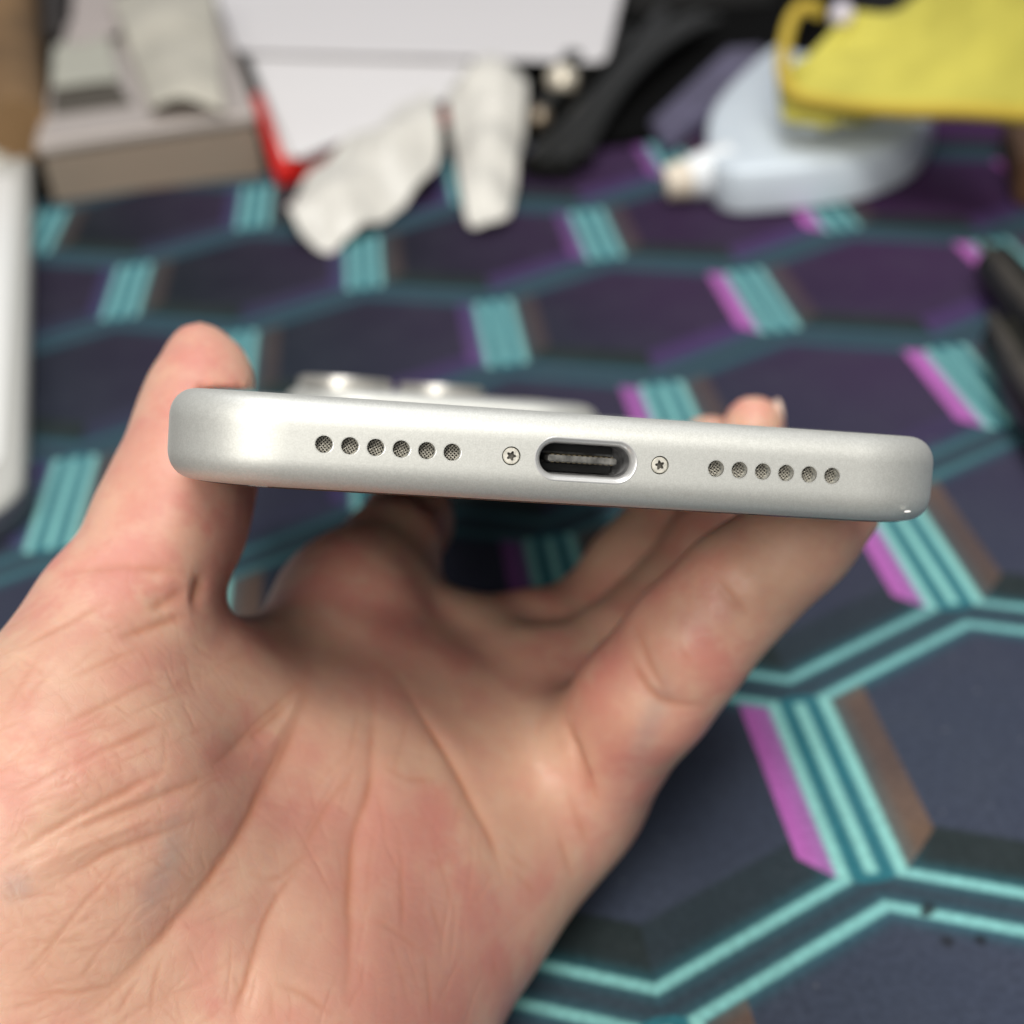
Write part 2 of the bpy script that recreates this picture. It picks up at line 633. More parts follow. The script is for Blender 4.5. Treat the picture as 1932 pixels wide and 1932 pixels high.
# camera plateau on the back, with its three lens rings
PX = 27.0
V, Fc = rounded_slab(outline(2 * PX, 42, 13.0, 108, 20, 12), [(0.0, ZT - 0.3), (0.15, ZT + 0.5), (0.5, ZT + 1.1), (1.2, ZT + 1.7), (2.4, ZT + 2.15), (4.0, ZT + 2.3)])
V = [(a + 2.4, b_, c_) for a, b_, c_ in V]
plat = from_data('camera_plateau', V, Fc, ALU, None, True, 60)
plat.parent = phone
RINGM = mat('lens_ring', (0.55, 0.53, 0.49), 0.34, 0.7)
LENSM = mat('lens_glass', '#050608', 0.05, 0.0, 0.8)
for lx_, ly_ in ((-15.0, 118.0), (-15.0, 138.0), (2.5, 128.0)):
    bm = bmesh.new()
    lathe(bm, lx_, ly_, [(7.6, ZT + 2.0), (7.6, ZT + 3.7), (7.3, ZT + 4.05), (6.6, ZT + 4.1), (6.3, ZT + 3.9)], 40, 'z')
    lr = from_bm('lens', bm, RINGM, plat)
    bm = bmesh.new()
    rr = lathe(bm, lx_, ly_, [(6.4, ZT + 3.8), (3.0, ZT + 3.85)], 40, 'z')
    bm.faces.new(rr[-1])
    from_bm('lens_glass', bm, LENSM, plat)
bm = bmesh.new()
rr = lathe(bm, 19.0, 128.0, [(3.2, ZT + 2.2), (3.2, ZT + 2.45), (2.9, ZT + 2.5)], 30, 'z')
bm.faces.new(rr[-1])
from_bm('flash', bm, mat('flash_cover', '#d8cfae', 0.3), plat)

# small chip of bare metal near the right end of the bottom edge
bm = bmesh.new()
bmesh.ops.create_icosphere(bm, subdivisions=2, radius=1)
for v in bm.verts: v.co = Vector((31.6 + v.co.x * 0.34 + v.co.z * 0.1, 1.02 + v.co.y * 0.16, -2.95 + v.co.z * 0.13))
from_bm('scuff', bm, mat('bare_chip', (0.92, 0.91, 0.88), 0.4), phone)


# ------------------------------------------------------------------ hand
def P(px, py, z):
    return np.array([(px - 966) / FP * z, (py - 966) / FP * z, z])


class Field:
    """Signed distance on a regular grid, camera-oriented frame, mm."""
    def __init__(s, lo, hi, h):
        s.lo, s.h = np.array(lo, float), h
        s.n = (np.ceil((np.array(hi) - s.lo) / h)).astype(int) + 1
        ax = [s.lo[i] + h * np.arange(s.n[i]) for i in range(3)]
        s.X, s.Y, s.Z = [a.astype(np.float32) for a in np.meshgrid(*ax, indexing='ij', sparse=True)]

    def cone(s, a, b, ra, rb):
        d = (b - a)
        L2 = float(d @ d)
        t = ((s.X - a[0]) * d[0] + (s.Y - a[1]) * d[1] + (s.Z - a[2]) * d[2]) / L2
        t = np.clip(t, 0, 1).astype(np.float32)
        q = (s.X - a[0] - t * d[0]) ** 2 + (s.Y - a[1] - t * d[1]) ** 2 + (s.Z - a[2] - t * d[2]) ** 2
        return np.sqrt(q) - (ra + (rb - ra) * t)

    def chain(s, pts, k=3.0):
        out = None
        for (a, b) in zip(pts, pts[1:]):
            c = s.cone(P(*a[:3]), P(*b[:3]), a[3], b[3])
            out = c if out is None else smin(out, c, k)
        return out


def smin(a, b, k):
    hh = np.maximum(k - np.abs(a - b), 0) / k
    return np.minimum(a, b) - hh * hh * k * 0.25


#@HAND_BEGIN
THUMB = [(135, 1352, 141, 8.8), (232, 1174, 150, 7.2), (288, 1058, 154, 6.6), (330, 965, 157, 6.9), (356, 880, 161, 6.3), (370, 800, 165, 5.5), (381, 740, 168, 4.7), (386, 702, 170, 3.8), (373, 656, 171, 2.2)]
INDEX = [(655, 1140, 188, 8.2), (738, 1035, 204, 6.6), (768, 985, 216, 6.2), (778, 972, 236, 6.0), (785, 965, 250, 5.4)]
MIDDLE = [(830, 1250, 196, 8.8), (1000, 1222, 206, 7.6), (1115, 1180, 213, 6.9), (1195, 1075, 216, 6.6), (1290, 930, 219, 6.2), (1328, 862, 220, 5.2), (1345, 842, 220, 4.2)]
RING = [(1000, 1330, 190, 9.0), (1185, 1225, 199, 7.2), (1255, 1150, 203, 6.6), (1340, 1035, 206, 6.3), (1400, 900, 207, 5.6), (1422, 803, 206, 4.5)]
PINKY = [(1080, 1486, 180, 9.5), (1222, 1309, 167, 7.3), (1305, 1205, 163, 6.7), (1398, 1108, 161, 6.4), (1508, 1015, 161, 5.8), (1590, 950, 162, 4.9)]
PALM = [
    [(660, 1150, 190, 8.4), (400, 1720, 160, 11), (80, 2150, 142, 13)],
    [(830, 1250, 197, 9.0), (500, 1820, 165, 11.5), (180, 2300, 142, 13)],
    [(990, 1345, 191, 9.0), (600, 1870, 163, 12), (260, 2350, 144, 13)],
    [(1045, 1485, 182, 9.0), (665, 1920, 160, 12), (340, 2330, 146, 14)],
    [(640, 1330, 178, 10.0), (590, 1560, 162, 13.0), (450, 1920, 146, 15.0)],
    [(800, 1400, 183, 9.5), (740, 1620, 169, 11.0), (600, 1900, 154, 12.5)],
    [(1010, 1510, 182, 8.8), (760, 1740, 170, 9.8), (460, 2130, 152, 13)],
]
THENAR = [[(205, 1175, 150, 7.4), (90, 1520, 138, 12), (-80, 1850, 136, 16)],
          [(310, 1320, 157, 10.0), (180, 1570, 145, 13.5), (0, 1900, 139, 17)],
          [(425, 1330, 167, 8.0), (340, 1450, 157, 11.0), (150, 1750, 145, 15)]]
WEB = [[(300, 1335, 158, 7.0), (420, 1312, 168, 6.0), (520, 1290, 177, 5.8), (610, 1265, 186, 6.2)]]
FOREARM = [(100, 2250, 140, 19), (-150, 3000, 108, 24)]
#@HAND_END


def build_hand():
    f = Field((-72, -26, 92), (42, 92, 262), 0.95)
    palm = None
    for c in PALM:
        d = f.chain(c, 6)
        palm = d if palm is None else smin(palm, d, 10)
    th = None
    for c in THENAR:
        d = f.chain(c, 8)
        th = d if th is None else smin(th, d, 9)
    palm = smin(palm, th, 9)
    for c in WEB: palm = smin(palm, f.chain(c, 4), 4)
    palm = smin(palm, f.chain(FOREARM, 4), 14)
    palm = smin(palm, f.chain(THUMB, 4), 3)
    fing = None
    for c, k in ((INDEX, 8), (MIDDLE, 6), (RING, 6), (PINKY, 5)):
        d = smin(f.chain(c, 4), palm, k)
        fing = d if fing is None else smin(fing, d, 1.2)
    # keep the flesh outside the phone: it flattens where it is pressed
    A = CR @ (np.array(PW)[:3, :3])
    to_ph = A.T
    org = CR @ (np.array(PW)[:3, 3] / S - CAM)
    q = [to_ph[i, 0] * (f.X - org[0]) + to_ph[i, 1] * (f.Y - org[1]) + to_ph[i, 2] * (f.Z - org[2]) for i in range(3)]
    rx = 3.0
    dx = np.abs(q[0]) - (W / 2 - rx)
    dy = np.abs(q[1] - LEN / 2) - (LEN / 2 - rx)
    dz = np.abs(q[2]) - (4.25 - rx)
    box = np.sqrt(np.maximum(dx, 0) ** 2 + np.maximum(dy, 0) ** 2 + np.maximum(dz, 0) ** 2) + np.minimum(np.maximum(np.maximum(dx, dy), dz), 0) - rx
    fing = np.maximum(fing, 0.12 - box)
    return f, fing


def surface_nets(f, v):
    neg = v < 0
    nx, ny, nz = v.shape
    cs = np.zeros((nx - 1, ny - 1, nz - 1), np.int8)
    for i in (0, 1):
        for j in (0, 1):
            for k in (0, 1): cs += neg[i:nx - 1 + i, j:ny - 1 + j, k:nz - 1 + k]
    act = (cs > 0) & (cs < 8)
    idx = -np.ones(act.shape, np.int64)
    cells = np.argwhere(act)
    idx[act] = np.arange(len(cells))
    acc = np.zeros((len(cells), 3))
    cnt = np.zeros(len(cells))
    corners = [(i, j, k) for i in (0, 1) for j in (0, 1) for k in (0, 1)]
    for a in corners:
        for b in corners:
            if sum(abs(p - q) for p, q in zip(a, b)) == 1 and a < b:
                va = v[cells[:, 0] + a[0], cells[:, 1] + a[1], cells[:, 2] + a[2]]
                vb = v[cells[:, 0] + b[0], cells[:, 1] + b[1], cells[:, 2] + b[2]]
                m = (va < 0) != (vb < 0)
                t = np.where(m, va / np.where(m, va - vb, 1), 0)
                p = np.array(a)[None] + t[:, None] * (np.array(b) - np.array(a))[None]
                acc[m] += p[m]
                cnt[m] += 1
    pts = (cells + acc / cnt[:, None]) * f.h + f.lo
    quads = []
    for ax in range(3):
        o1, o2 = [(1, 2), (2, 0), (0, 1)][ax]
        s0 = [slice(None)] * 3
        s1 = [slice(None)] * 3
        s0[ax], s1[ax] = slice(0, -1), slice(1, None)
        a, b = neg[tuple(s0)], neg[tuple(s1)]
        e = np.argwhere(a != b)
        e = e[(e[:, o1] > 0) & (e[:, o2] > 0) & (e[:, o1] < v.shape[o1] - 1) & (e[:, o2] < v.shape[o2] - 1)]
        inside = neg[e[:, 0], e[:, 1], e[:, 2]]
        def at_(d1, d2):
            c = e.copy()
            c[:, o1] -= d1
            c[:, o2] -= d2
            return idx[c[:, 0], c[:, 1], c[:, 2]]
        qd = np.stack([at_(1, 1), at_(0, 1), at_(0, 0), at_(1, 0)], 1)
        qd[~inside] = qd[~inside][:, ::-1]
        quads.append(qd)
    qd = np.concatenate(quads)
    return pts, qd[(qd >= 0).all(1)]


def relax(pts, quads, it, lam=0.5):
    e = np.concatenate([quads[:, [0, 1]], quads[:, [1, 2]], quads[:, [2, 3]], quads[:, [3, 0]]])
    for _ in range(it):
        s = np.zeros_like(pts)
        c = np.zeros(len(pts))
        for a, b in ((0, 1), (1, 0)):
            np.add.at(s, e[:, a], pts[e[:, b]])
            np.add.at(c, e[:, a], 1)
        pts = pts + lam * (s / np.maximum(c, 1)[:, None] - pts)
    return pts


def crop(x0, y0, k):
    return lambda *p: [(x0 + k * a, y0 + k * b) for a, b in p]


c7, c4, c6 = crop(0, 958.3, .5039), crop(0, 958.3, .2645), crop(0, 1405.6, .2725)
c5, c3 = crop(447.2, 1277.8, .3638), crop(1022, 894.4, .3638)
# folds of the skin: (line, width mm, depth mm, colour)
FOLDS = [
    (c7((1165, 560), (1150, 640), (1100, 800), (1010, 1000), (920, 1190), (820, 1340), (700, 1500), (560, 1660), (420, 1790), (250, 1930)), .80, .42, 1.0),
    (c7((1150, 620), (1080, 700), (1000, 770), (930, 850), (850, 930), (740, 1000)), .65, .30, .7),
    (c4((470, 480), (560, 465), (700, 410), (900, 400), (1100, 430), (1300, 460), (1420, 480)), .8, .32, .7),
    (c4((60, 1010), (280, 940), (420, 840), (600, 760), (760, 680), (860, 610)), .7, .30, .65),
    (c4((1030, 740), (1150, 670), (1280, 610), (1380, 570)), .8, .34, .8),
    (c4((800, 950), (950, 900), (1100, 820), (1250, 790), (1370, 745)), .7, .30, .7),
    (c4((360, 1270), (520, 1210), (700, 1130), (930, 1030), (1100, 970)), .55, .20, .5),
    (c4((300, 1600), (480, 1550), (700, 1430), (860, 1330), (1050, 1250), (1250, 1200)), .55, .22, .6),
    (c4((0, 1850), (130, 1800), (400, 1680), (700, 1560), (1000, 1500)), .45, .14, .4),
    (c4((330, 1930), (600, 1790), (850, 1680), (1100, 1560), (1350, 1480)), .55, .24, .6),
    (c4((20, 1500), (130, 1280), (260, 1060), (330, 960)), .6, .14, .35),
    (c4((120, 1520), (220, 1330), (330, 1180), (460, 1060)), .5, .12, .3),
    (c4((1440, 470), (1435, 540), (1420, 620), (1380, 740)), 1.1, .8, 1.0),
    (c6((0, 800), (200, 690), (420, 560), (650, 430), (880, 310), (1080, 200), (1300, 120)), .62, .32, .85),
    (c6((200, 730), (330, 670), (520, 590), (760, 500), (950, 410), (1200, 320), (1400, 240), (1650, 110)), .60, .28, .8),
    (c6((220, 1050), (400, 960), (600, 830), (800, 720), (1000, 660), (1200, 580), (1450, 480)), .50, .24, .7),
    (c6((60, 1720), (250, 1500), (420, 1300), (600, 1080), (760, 900), (900, 760), (1000, 690)), .42, .20, .6),
    (c6((130, 1700), (300, 1500), (450, 1330)), .36, .14, .4),
    (c6((480, 1720), (600, 1540), (760, 1350), (880, 1180), (1000, 1040)), .40, .17, .5),
    (c6((0, 1740), (250, 1720), (500, 1720), (750, 1690), (950, 1560), (1060, 1450)), .45, .22, .65),
    (c6((0, 1850), (250, 1780), (450, 1720)), .42, .20, .6),
    (c6((110, 1350), (350, 1380), (600, 1340), (760, 1320)), .36, .15, .45),
    (c6((370, 1450), (600, 1410), (900, 1350), (1080, 1300)), .36, .13, .4),
    (c6((1080, 1300), (1250, 1180), (1400, 980), (1560, 780), (1700, 580), (1870, 300)), .7, .30, .7),
    (c6((400, 1930), (660, 1850), (850, 1640), (1000, 1500), (1100, 1400), (1200, 1310)), .42, .18, .55),
    (c6((770, 1900), (900, 1740), (1000, 1580)), .36, .13, .45),
    (c6((1040, 1930), (1050, 1700), (1080, 1540), (1140, 1440)), .42, .15, .6),
    (c6((1600, 1930), (1700, 1650), (1780, 1400), (1870, 1130)), .55, .24, .8),
    (c6((0, 1080), (230, 1050), (420, 1030), (600, 1070)), .36, .15, .4),
    (c6((700, 100), (800, 210), (870, 300)), .25, .08, .2), (c6((100, 520), (190, 640), (230, 720)), .28, .1, .3),
    (c6((560, 750), (650, 850), (760, 970), (820, 1100)), .30, .11, .35), (c6((930, 740), (1080, 790), (1200, 900)), .34, .1, .35),
    (c6((800, 920), (820, 1050), (830, 1150)), .28, .1, .3), (c6((640, 640), (700, 690), (800, 715)), .3, .1, .35),
    (c6((0, 560), (140, 470), (330, 330), (420, 380)), .32, .1, .3), (c6((0, 400), (190, 300), (420, 170), (650, 60)), .45, .2, .6),
    (c6((130, 130), (190, 270), (260, 320)), .3, .1, .3), (c6((0, 940), (90, 870), (160, 850), (260, 900)), .35, .12, .3),
    (c6((150, 560), (90, 700), (30, 760)), .3, .1, .25), (c6((280, 1180), (360, 1270), (450, 1260)), .3, .1, .3),
    (c6((170, 1660), (260, 1700), (330, 1720)), .3, .1, .3), (c6((560, 1600), (640, 1680), (720, 1690)), .3, .1, .3),
    (c5((370, 20), (340, 160), (300, 280), (180, 540), (20, 820)), .8, .3, .8),
    (c5((0, 370), (120, 270), (250, 150), (330, 80)), .7, .3, .7),
    (c5((710, 0), (720, 100), (700, 300), (690, 600), (610, 800), (580, 1000), (580, 1200), (600, 1400), (580, 1600), (550, 1790)), .70, .28, .9),
    (c5((660, 430), (560, 540), (430, 720), (350, 870), (320, 980)), .6, .15, .5),
    (c5((330, 960), (250, 1080), (160, 1200), (120, 1350), (60, 1550), (0, 1780)), .5, .2, .75),
    (c5((840, 0), (900, 100), (980, 240), (1100, 400), (1180, 560), (1230, 700), (1310, 790), (1350, 900), (1370, 1000), (1390, 1080)), .85, .42, 1.0),
    (c5((1690, 170), (1720, 300), (1780, 450), (1830, 600), (1890, 720)), 1.0, 1.9, 1.1),
    (c5((830, 780), (860, 850), (840, 1050), (850, 1200), (860, 1400)), .5, .14, .6),
    (c5((1000, 1150), (1060, 1300), (1080, 1400)), .5, .12, .5),
    (c5((980, 1420), (1000, 1600), (1010, 1790)), .5, .14, .55),
    (c5((170, 1580), (280, 1600), (420, 1690), (530, 1770)), .5, .14, .5),
    (c5((680, 1250), (780, 1280), (860, 1350), (960, 1420)), .5, .12, .45),
    (c5((1430, 1000), (1500, 1060), (1560, 1120)), .6, .15, .45), (c5((1380, 880), (1450, 940), (1540, 1010)), .6, .15, .45),
    (c5((1660, 800), (1720, 950), (1740, 1060)), .7, .22, .6), (c5((1700, 560), (1740, 680), (1800, 800), (1830, 900)), .7, .24, .6),
    (c5((180, 1600), (185, 1790)), .45, .12, .4), (c5((0, 980), (180, 1090), (330, 930), (480, 860)), .5, .1, .4),
    (c5((820, 520), (960, 545), (1050, 520)), .6, .12, .4), (c5((740, 440), (830, 520), (900, 545)), .6, .1, .35),
    (c5((1320, 1440), (1340, 1520), (1370, 1580)), .5, .14, .4),
    (c3((480, 770), (500, 830), (520, 910), (560, 1010), (620, 1120), (680, 1190)), .8, .34, .8),
    (c3((440, 900), (480, 990), (540, 1120), (600, 1180), (760, 1210), (860, 1190)), .8, .32, .75),
    (c3((880, 520), (910, 570), (970, 640), (1040, 710), (1090, 770)), .8, .36, .85),
    (c3((990, 530), (1060, 620)), .6, .15, .4), (c3((680, 880), (720, 930), (780, 990)), .6, .16, .4),
]
VEINS = [c6((1210, 380), (1200, 560), (1230, 730), (1120, 880), (1050, 1030), (1010, 1180), (960, 1300)), c6((0, 1000), (90, 980), (230, 960)),
         c3((580, 960), (640, 1090), (590, 1250), (520, 1400), (480, 1560))]


def build_person():
    f, v = build_hand()
    pts, quads = surface_nets(f, v)
    pts = relax(pts, quads, 3, 0.45)
    me = bpy.data.meshes.new('hand')
    me.from_pydata(pts.tolist(), [], quads.tolist())
    me.update()
    o = link_mesh('hand', me, None)
    subsurf(o, 2)
    applied(o)
    me = o.data
    nv = len(me.vertices)
    co = np.empty(nv * 3)
    me.vertices.foreach_get('co', co)
    co = co.reshape(-1, 3)
    nr = np.empty(nv * 3)
    me.vertex_normals.foreach_get('vector', nr)
    nr = nr.reshape(-1, 3)
    if (nr * (co - co.mean(0))).sum() < 0:
        me.flip_normals()
        nr = -nr
    # lay the folds on the skin that looks towards the phone's user
    uv = co[:, :2] / co[:, 2:] * FP + 966
    view = -(nr * co).sum(1) / np.linalg.norm(co, axis=1)
    front = np.where(view > 0.05)[0]
    fuv, fco = uv[front], co[front]
    dep = np.zeros(nv)
    colr = np.zeros(nv)
    vein = np.zeros(nv)
    soft = np.zeros(nv)

    def on_skin(p, cand):
        d2 = ((fuv[cand] - np.array(p)) ** 2).sum(1)
        near = np.where(d2 < 14 ** 2)[0]
        if len(near) == 0: return None
        zz = fco[cand[near], 2]
        near = near[zz < zz.min() + 3]
        return fco[cand[near[np.argmin(d2[near])]]]

    def resample(line, step=26):
        out = [line[0]]
        for a, b in zip(line, line[1:]):
            n_ = max(1, int(math.dist(a, b) / step))
            out += [(a[0] + (b[0] - a[0]) * i / n_, a[1] + (b[1] - a[1]) * i / n_) for i in range(1, n_ + 1)]
        # round the corners, wobble a little
        q = np.array(out)
        for _ in range(2):
            if len(q) > 2: q[1:-1] = 0.25 * q[:-2] + 0.5 * q[1:-1] + 0.25 * q[2:]
        return q

    def lay(line, wmm, fn):
        pts_ = resample(line)
        lo_, hi_ = pts_.min(0) - 16, pts_.max(0) + 16
        cand = np.where(((fuv > lo_) & (fuv < hi_)).all(1))[0]
        q = [on_skin(p, cand) for p in pts_]
        q = [p for p in q if p is not None]
        if len(q) < 2: return
        R0 = max(wmm * 3.2, 3.6) + 2
        qa = np.array(q)
        sub = np.where(((co > qa.min(0) - R0) & (co < qa.max(0) + R0)).all(1))[0]
        csub = co[sub]
        for i, (a, b) in enumerate(zip(q, q[1:])):
            d = b - a
            L = np.linalg.norm(d)
            if L < 1e-6 or L > 9: continue
            mid = (a + b) / 2
            R = L / 2 + max(wmm * 3.2, 3.6)
            k = sub[(np.abs(csub - mid) < R).all(1)]
            if len(k) == 0: continue
            t = np.clip(((co[k] - a) @ d) / (L * L), 0, 1)
            dist = np.linalg.norm(co[k] - a - t[:, None] * d, axis=1)
            u = (i + t) / max(1, len(q) - 1)
            fade = np.clip(np.minimum(u, 1 - u) * 3.2, 0.12, 1)
            fn(k, dist, fade)

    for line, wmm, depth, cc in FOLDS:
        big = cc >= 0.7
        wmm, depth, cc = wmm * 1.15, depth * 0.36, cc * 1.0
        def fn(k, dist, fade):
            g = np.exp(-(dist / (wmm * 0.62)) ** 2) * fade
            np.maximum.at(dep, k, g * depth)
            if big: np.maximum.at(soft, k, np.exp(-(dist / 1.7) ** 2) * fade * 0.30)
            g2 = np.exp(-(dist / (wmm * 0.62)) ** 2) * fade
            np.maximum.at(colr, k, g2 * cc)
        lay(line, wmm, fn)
    # the net of fine lines: one family along the folds of the thumb ball, one across it, one down the palm
    fr = np.random.default_rng(11)
    for i in range(230):
        fam = i % 5
        if fam < 2: x, y, ang, ln = fr.uniform(-10, 430), fr.uniform(1180, 1930), -0.50 + fr.normal(0, 0.14), fr.uniform(60, 210)
        elif fam < 4: x, y, ang, ln = fr.uniform(-10, 400), fr.uniform(1200, 1930), 0.95 + fr.normal(0, 0.25), fr.uniform(30, 110)
        else: x, y, ang, ln = fr.uniform(430, 1020), fr.uniform(1380, 1930), 1.60 + fr.normal(0, 0.28), fr.uniform(60, 190)
        b0 = fr.normal(0, 0.10)
        line = [(x + math.cos(ang + b0 * (t_ - .5)) * ln * (t_ - .5), y + math.sin(ang + b0 * (t_ - .5)) * ln * (t_ - .5)) for t_ in np.linspace(0, 1, 5)]
        wf, df, cf = fr.uniform(0.22, 0.40), fr.uniform(0.02, 0.06), fr.uniform(0.12, 0.34)
        def fn(k, dist, fade):
            np.maximum.at(dep, k, np.exp(-(dist / (wf * 0.75)) ** 2) * fade * df)
            np.maximum.at(colr, k, np.exp(-(dist / (wf * 0.8)) ** 2) * fade * cf)
        lay(line, wf, fn)
    for line in VEINS:
        def fn(k, dist, fade):
            np.maximum.at(vein, k, np.exp(-(dist / 1.5) ** 2) * fade)
        lay(line, 1.6, fn)
    # low swellings of the flesh
    swell = np.array([mnoise.noise(Vector(c * 0.09)) for c in co]) * 0.35
    patch = np.array([0.72 + 0.55 * mnoise.noise(Vector(c * 0.22)) for c in co])
    colr = colr * np.clip(patch, 0.5, 1.1)
    co = co + nr * (swell - dep - soft)[:, None]
    wc = (co @ CR + CAM) * S
    me.vertices.foreach_set('co', wc.ravel())
    for nm, arr in (('fold', colr), ('vein', vein)):
        at_ = me.attributes.new(nm, 'FLOAT', 'POINT')
        at_.data.foreach_set('value', arr.astype(np.float32))
    me.update()
    me.polygons.foreach_set('use_smooth', np.ones(len(me.polygons), dtype=bool))
    me.materials.append(skin())
    return o


def skin():
    m = bpy.data.materials.new('skin')
    m.use_nodes = True
    t = m.node_tree
    b = t.nodes['Principled BSDF']
    tc = t.nodes.new('ShaderNodeTexCoord')
    ob = tc.outputs['Object']
    n1 = noise(t, ob, 55.0, 4, 0.6)
    n2 = noise(t, ob, 170.0, 4, 0.6)
    n3 = noise(t, ob, 26.0, 3, 0.5, 0)
    c = mixc(t, n1.ramp(0.36, 0.66), (0.60, 0.355, 0.255), (0.58, 0.25, 0.20))
    c = mixc(t, n2.ramp(0.42, 0.66) * 0.6, c, (0.66, 0.43, 0.31))
    c = mixc(t, n3.ramp(0.46, 0.68) * 0.6, c, (0.53, 0.225, 0.185))

    def attr(n_):
        a = t.nodes.new('ShaderNodeAttribute')
        a.attribute_name = n_
        return N(t, a.outputs['Fac'])
    c = mixc(t, attr('vein') * 0.42, c, (0.33, 0.27, 0.25))
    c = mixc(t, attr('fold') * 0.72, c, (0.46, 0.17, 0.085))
    t.links.new(c.k, b.inputs['Base Color'])
    b.inputs['Roughness'].default_value = 0.46
    b.inputs['Specular IOR Level'].default_value = 0.42
    b.inputs['Subsurface Weight'].default_value = 0.55
    b.inputs['Subsurface Radius'].default_value = (1.0, 0.36, 0.2)
    b.inputs['Subsurface Scale'].default_value = 0.0026
    vo = t.nodes.new('ShaderNodeTexVoronoi')
    vo.feature = 'DISTANCE_TO_EDGE'
    vo.inputs['Scale'].default_value = 900
    wob = noise(t, ob, 350.0, 2)
    va = t.nodes.new('ShaderNodeVectorMath')
    va.operation = 'MULTIPLY_ADD'
    t.links.new(ob, va.inputs[0])
    va.inputs[1].default_value = (1, 1, 1)
    cb = t.nodes.new('ShaderNodeCombineXYZ')
    t.links.new((wob * 0.0012).k, cb.inputs[0])
    t.links.new((wob * -0.0012).k, cb.inputs[1])
    t.links.new(cb.outputs[0], va.inputs[2])
    t.links.new(va.outputs[0], vo.inputs['Vector'])
    cells = N(t, vo.outputs['Distance']).ramp(0.0, 0.12)
    fine = noise(t, ob, 2600.0, 3)
    mid = noise(t, ob, 420.0, 4)
    v2 = t.nodes.new('ShaderNodeTexVoronoi')
    v2.feature = 'DISTANCE_TO_EDGE'
    v2.inputs['Scale'].default_value = 260
    t.links.new(va.outputs[0], v2.inputs['Vector'])
    nets = N(t, v2.outputs['Distance']).ramp(0.0, 0.10)
    hgt = cells * 0.30 + fine * 0.25 + mid * 0.7 + nets * 0.55
    bn = t.nodes.new('ShaderNodeBump')
    bn.inputs['Strength'].default_value = 0.16
    bn.inputs['Distance'].default_value = 0.00014
    t.links.new(hgt.k, bn.inputs['Height'])
    t.links.new(bn.outputs[0], b.inputs['Normal'])
    return m


hand = build_person()
# nail of the fingertip that reaches over the right edge of the phone
bm = bmesh.new()
bmesh.ops.create_icosphere(bm, subdivisions=3, radius=1)
nc = P(1422, 803, 206)
nv_ = []
for v in bm.verts:
    q = np.array((v.co.x * 1.0 + 3.6, v.co.y * 4.0 - 0.1, v.co.z * 3.1 + 1.2))
    v.co = Vector(((nc + q) @ CR + CAM))
from_bm('fingernail', bm, mat('fingernail', (0.74, 0.55, 0.45), 0.3, 0, 0.5), hand)

tag(hand, 'bare left hand with palm up gripping the silver phone by its sides', 'hand')


# ------------------------------------------------------------------ things behind, out of focus
def prism(pts, z0, z1, bev=1.0, seg=3):
    bm = bmesh.new()
    a = [bm.verts.new((x, y, z0)) for x, y in pts]
    f = bm.faces.new(a)
    r = bmesh.ops.extrude_face_region(bm, geom=[f])
    for v in r['geom']:
        if isinstance(v, bmesh.types.BMVert): v.co.z = z1
    bmesh.ops.recalc_face_normals(bm, faces=bm.faces)
    if bev: bmesh.ops.bevel(bm, geom=bm.edges[:], offset=bev, segments=seg, affect='EDGES', clamp_overlap=True)
    return bm


def D(px, py, h=0.0):
    p = desk(px, py, h)
    return (float(p[0]), float(p[1]))


def rect(cx, cy, w_, l_, ang):
    c, s_ = math.cos(ang), math.sin(ang)
    return [(cx + c * a - s_ * b, cy + s_ * a + c * b) for a, b in ((-w_ / 2, -l_ / 2), (w_ / 2, -l_ / 2), (w_ / 2, l_ / 2), (-w_ / 2, l_ / 2))]


def tube(bm, pts, r, n=10, cap=True):
    pts = [Vector(p) for p in pts]
    prev = None
    up = Vector((0.2, 0.1, 1)).normalized()
    for i, p in enumerate(pts):
        d = (pts[min(i + 1, len(pts) - 1)] - pts[max(i - 1, 0)]).normalized()
        a = d.cross(up).normalized()
        b = a.cross(d)
        rr = r[i] if hasattr(r, '__len__') else r
        row = [bm.verts.new(p + a * rr * math.cos(2 * math.pi * k / n) + b * rr * math.sin(2 * math.pi * k / n)) for k in range(n)]
        if prev:
            for k in range(n): bm.faces.new((prev[k], prev[(k + 1) % n], row[(k + 1) % n], row[k]))
        elif cap: bm.faces.new(row[::-1])
        prev = row
    if cap: bm.faces.new(prev)


def bez(p0, p1, p2, p3, n=16):
    p0, p1, p2, p3 = map(np.array, (p0, p1, p2, p3))
    return [tuple((1 - t) ** 3 * p0 + 3 * (1 - t) ** 2 * t * p1 + 3 * (1 - t) * t * t * p2 + t ** 3 * p3) for t in np.linspace(0, 1, n)]


# -- pale grey phone lying at the left edge of the mat
t = empty('pale_phone')
tag(t, 'pale grey phone lying along the left edge of the mat', 'phone')
fr = [D(56, 222, 9), D(40, 950, 9)]
dx_, dy_ = fr[1][0] - fr[0][0], fr[1][1] - fr[0][1]
Lp = math.hypot(dx_, dy_)
ang = math.atan2(-dx_, dy_) + math.pi
Wp = 88.0
cx = (fr[0][0] + fr[1][0]) / 2 - math.cos(math.atan2(dy_, dx_) + math.pi / 2) * 0
ux, uy = dx_ / Lp, dy_ / Lp
cx = (fr[0][0] + fr[1][0]) / 2 + uy * Wp / 2
cy = (fr[0][1] + fr[1][1]) / 2 - ux * Wp / 2
def local_outline(w_, l_, r_, ox=0, oy=0):
    q = outline(w_, l_, r_, -l_ / 2, 8, 8, 6) + np.array([ox, oy])
    c, s_ = math.cos(ang), math.sin(ang)
    return np.c_[cx + c * q[:, 0] - s_ * q[:, 1], cy + s_ * q[:, 0] + c * q[:, 1]]
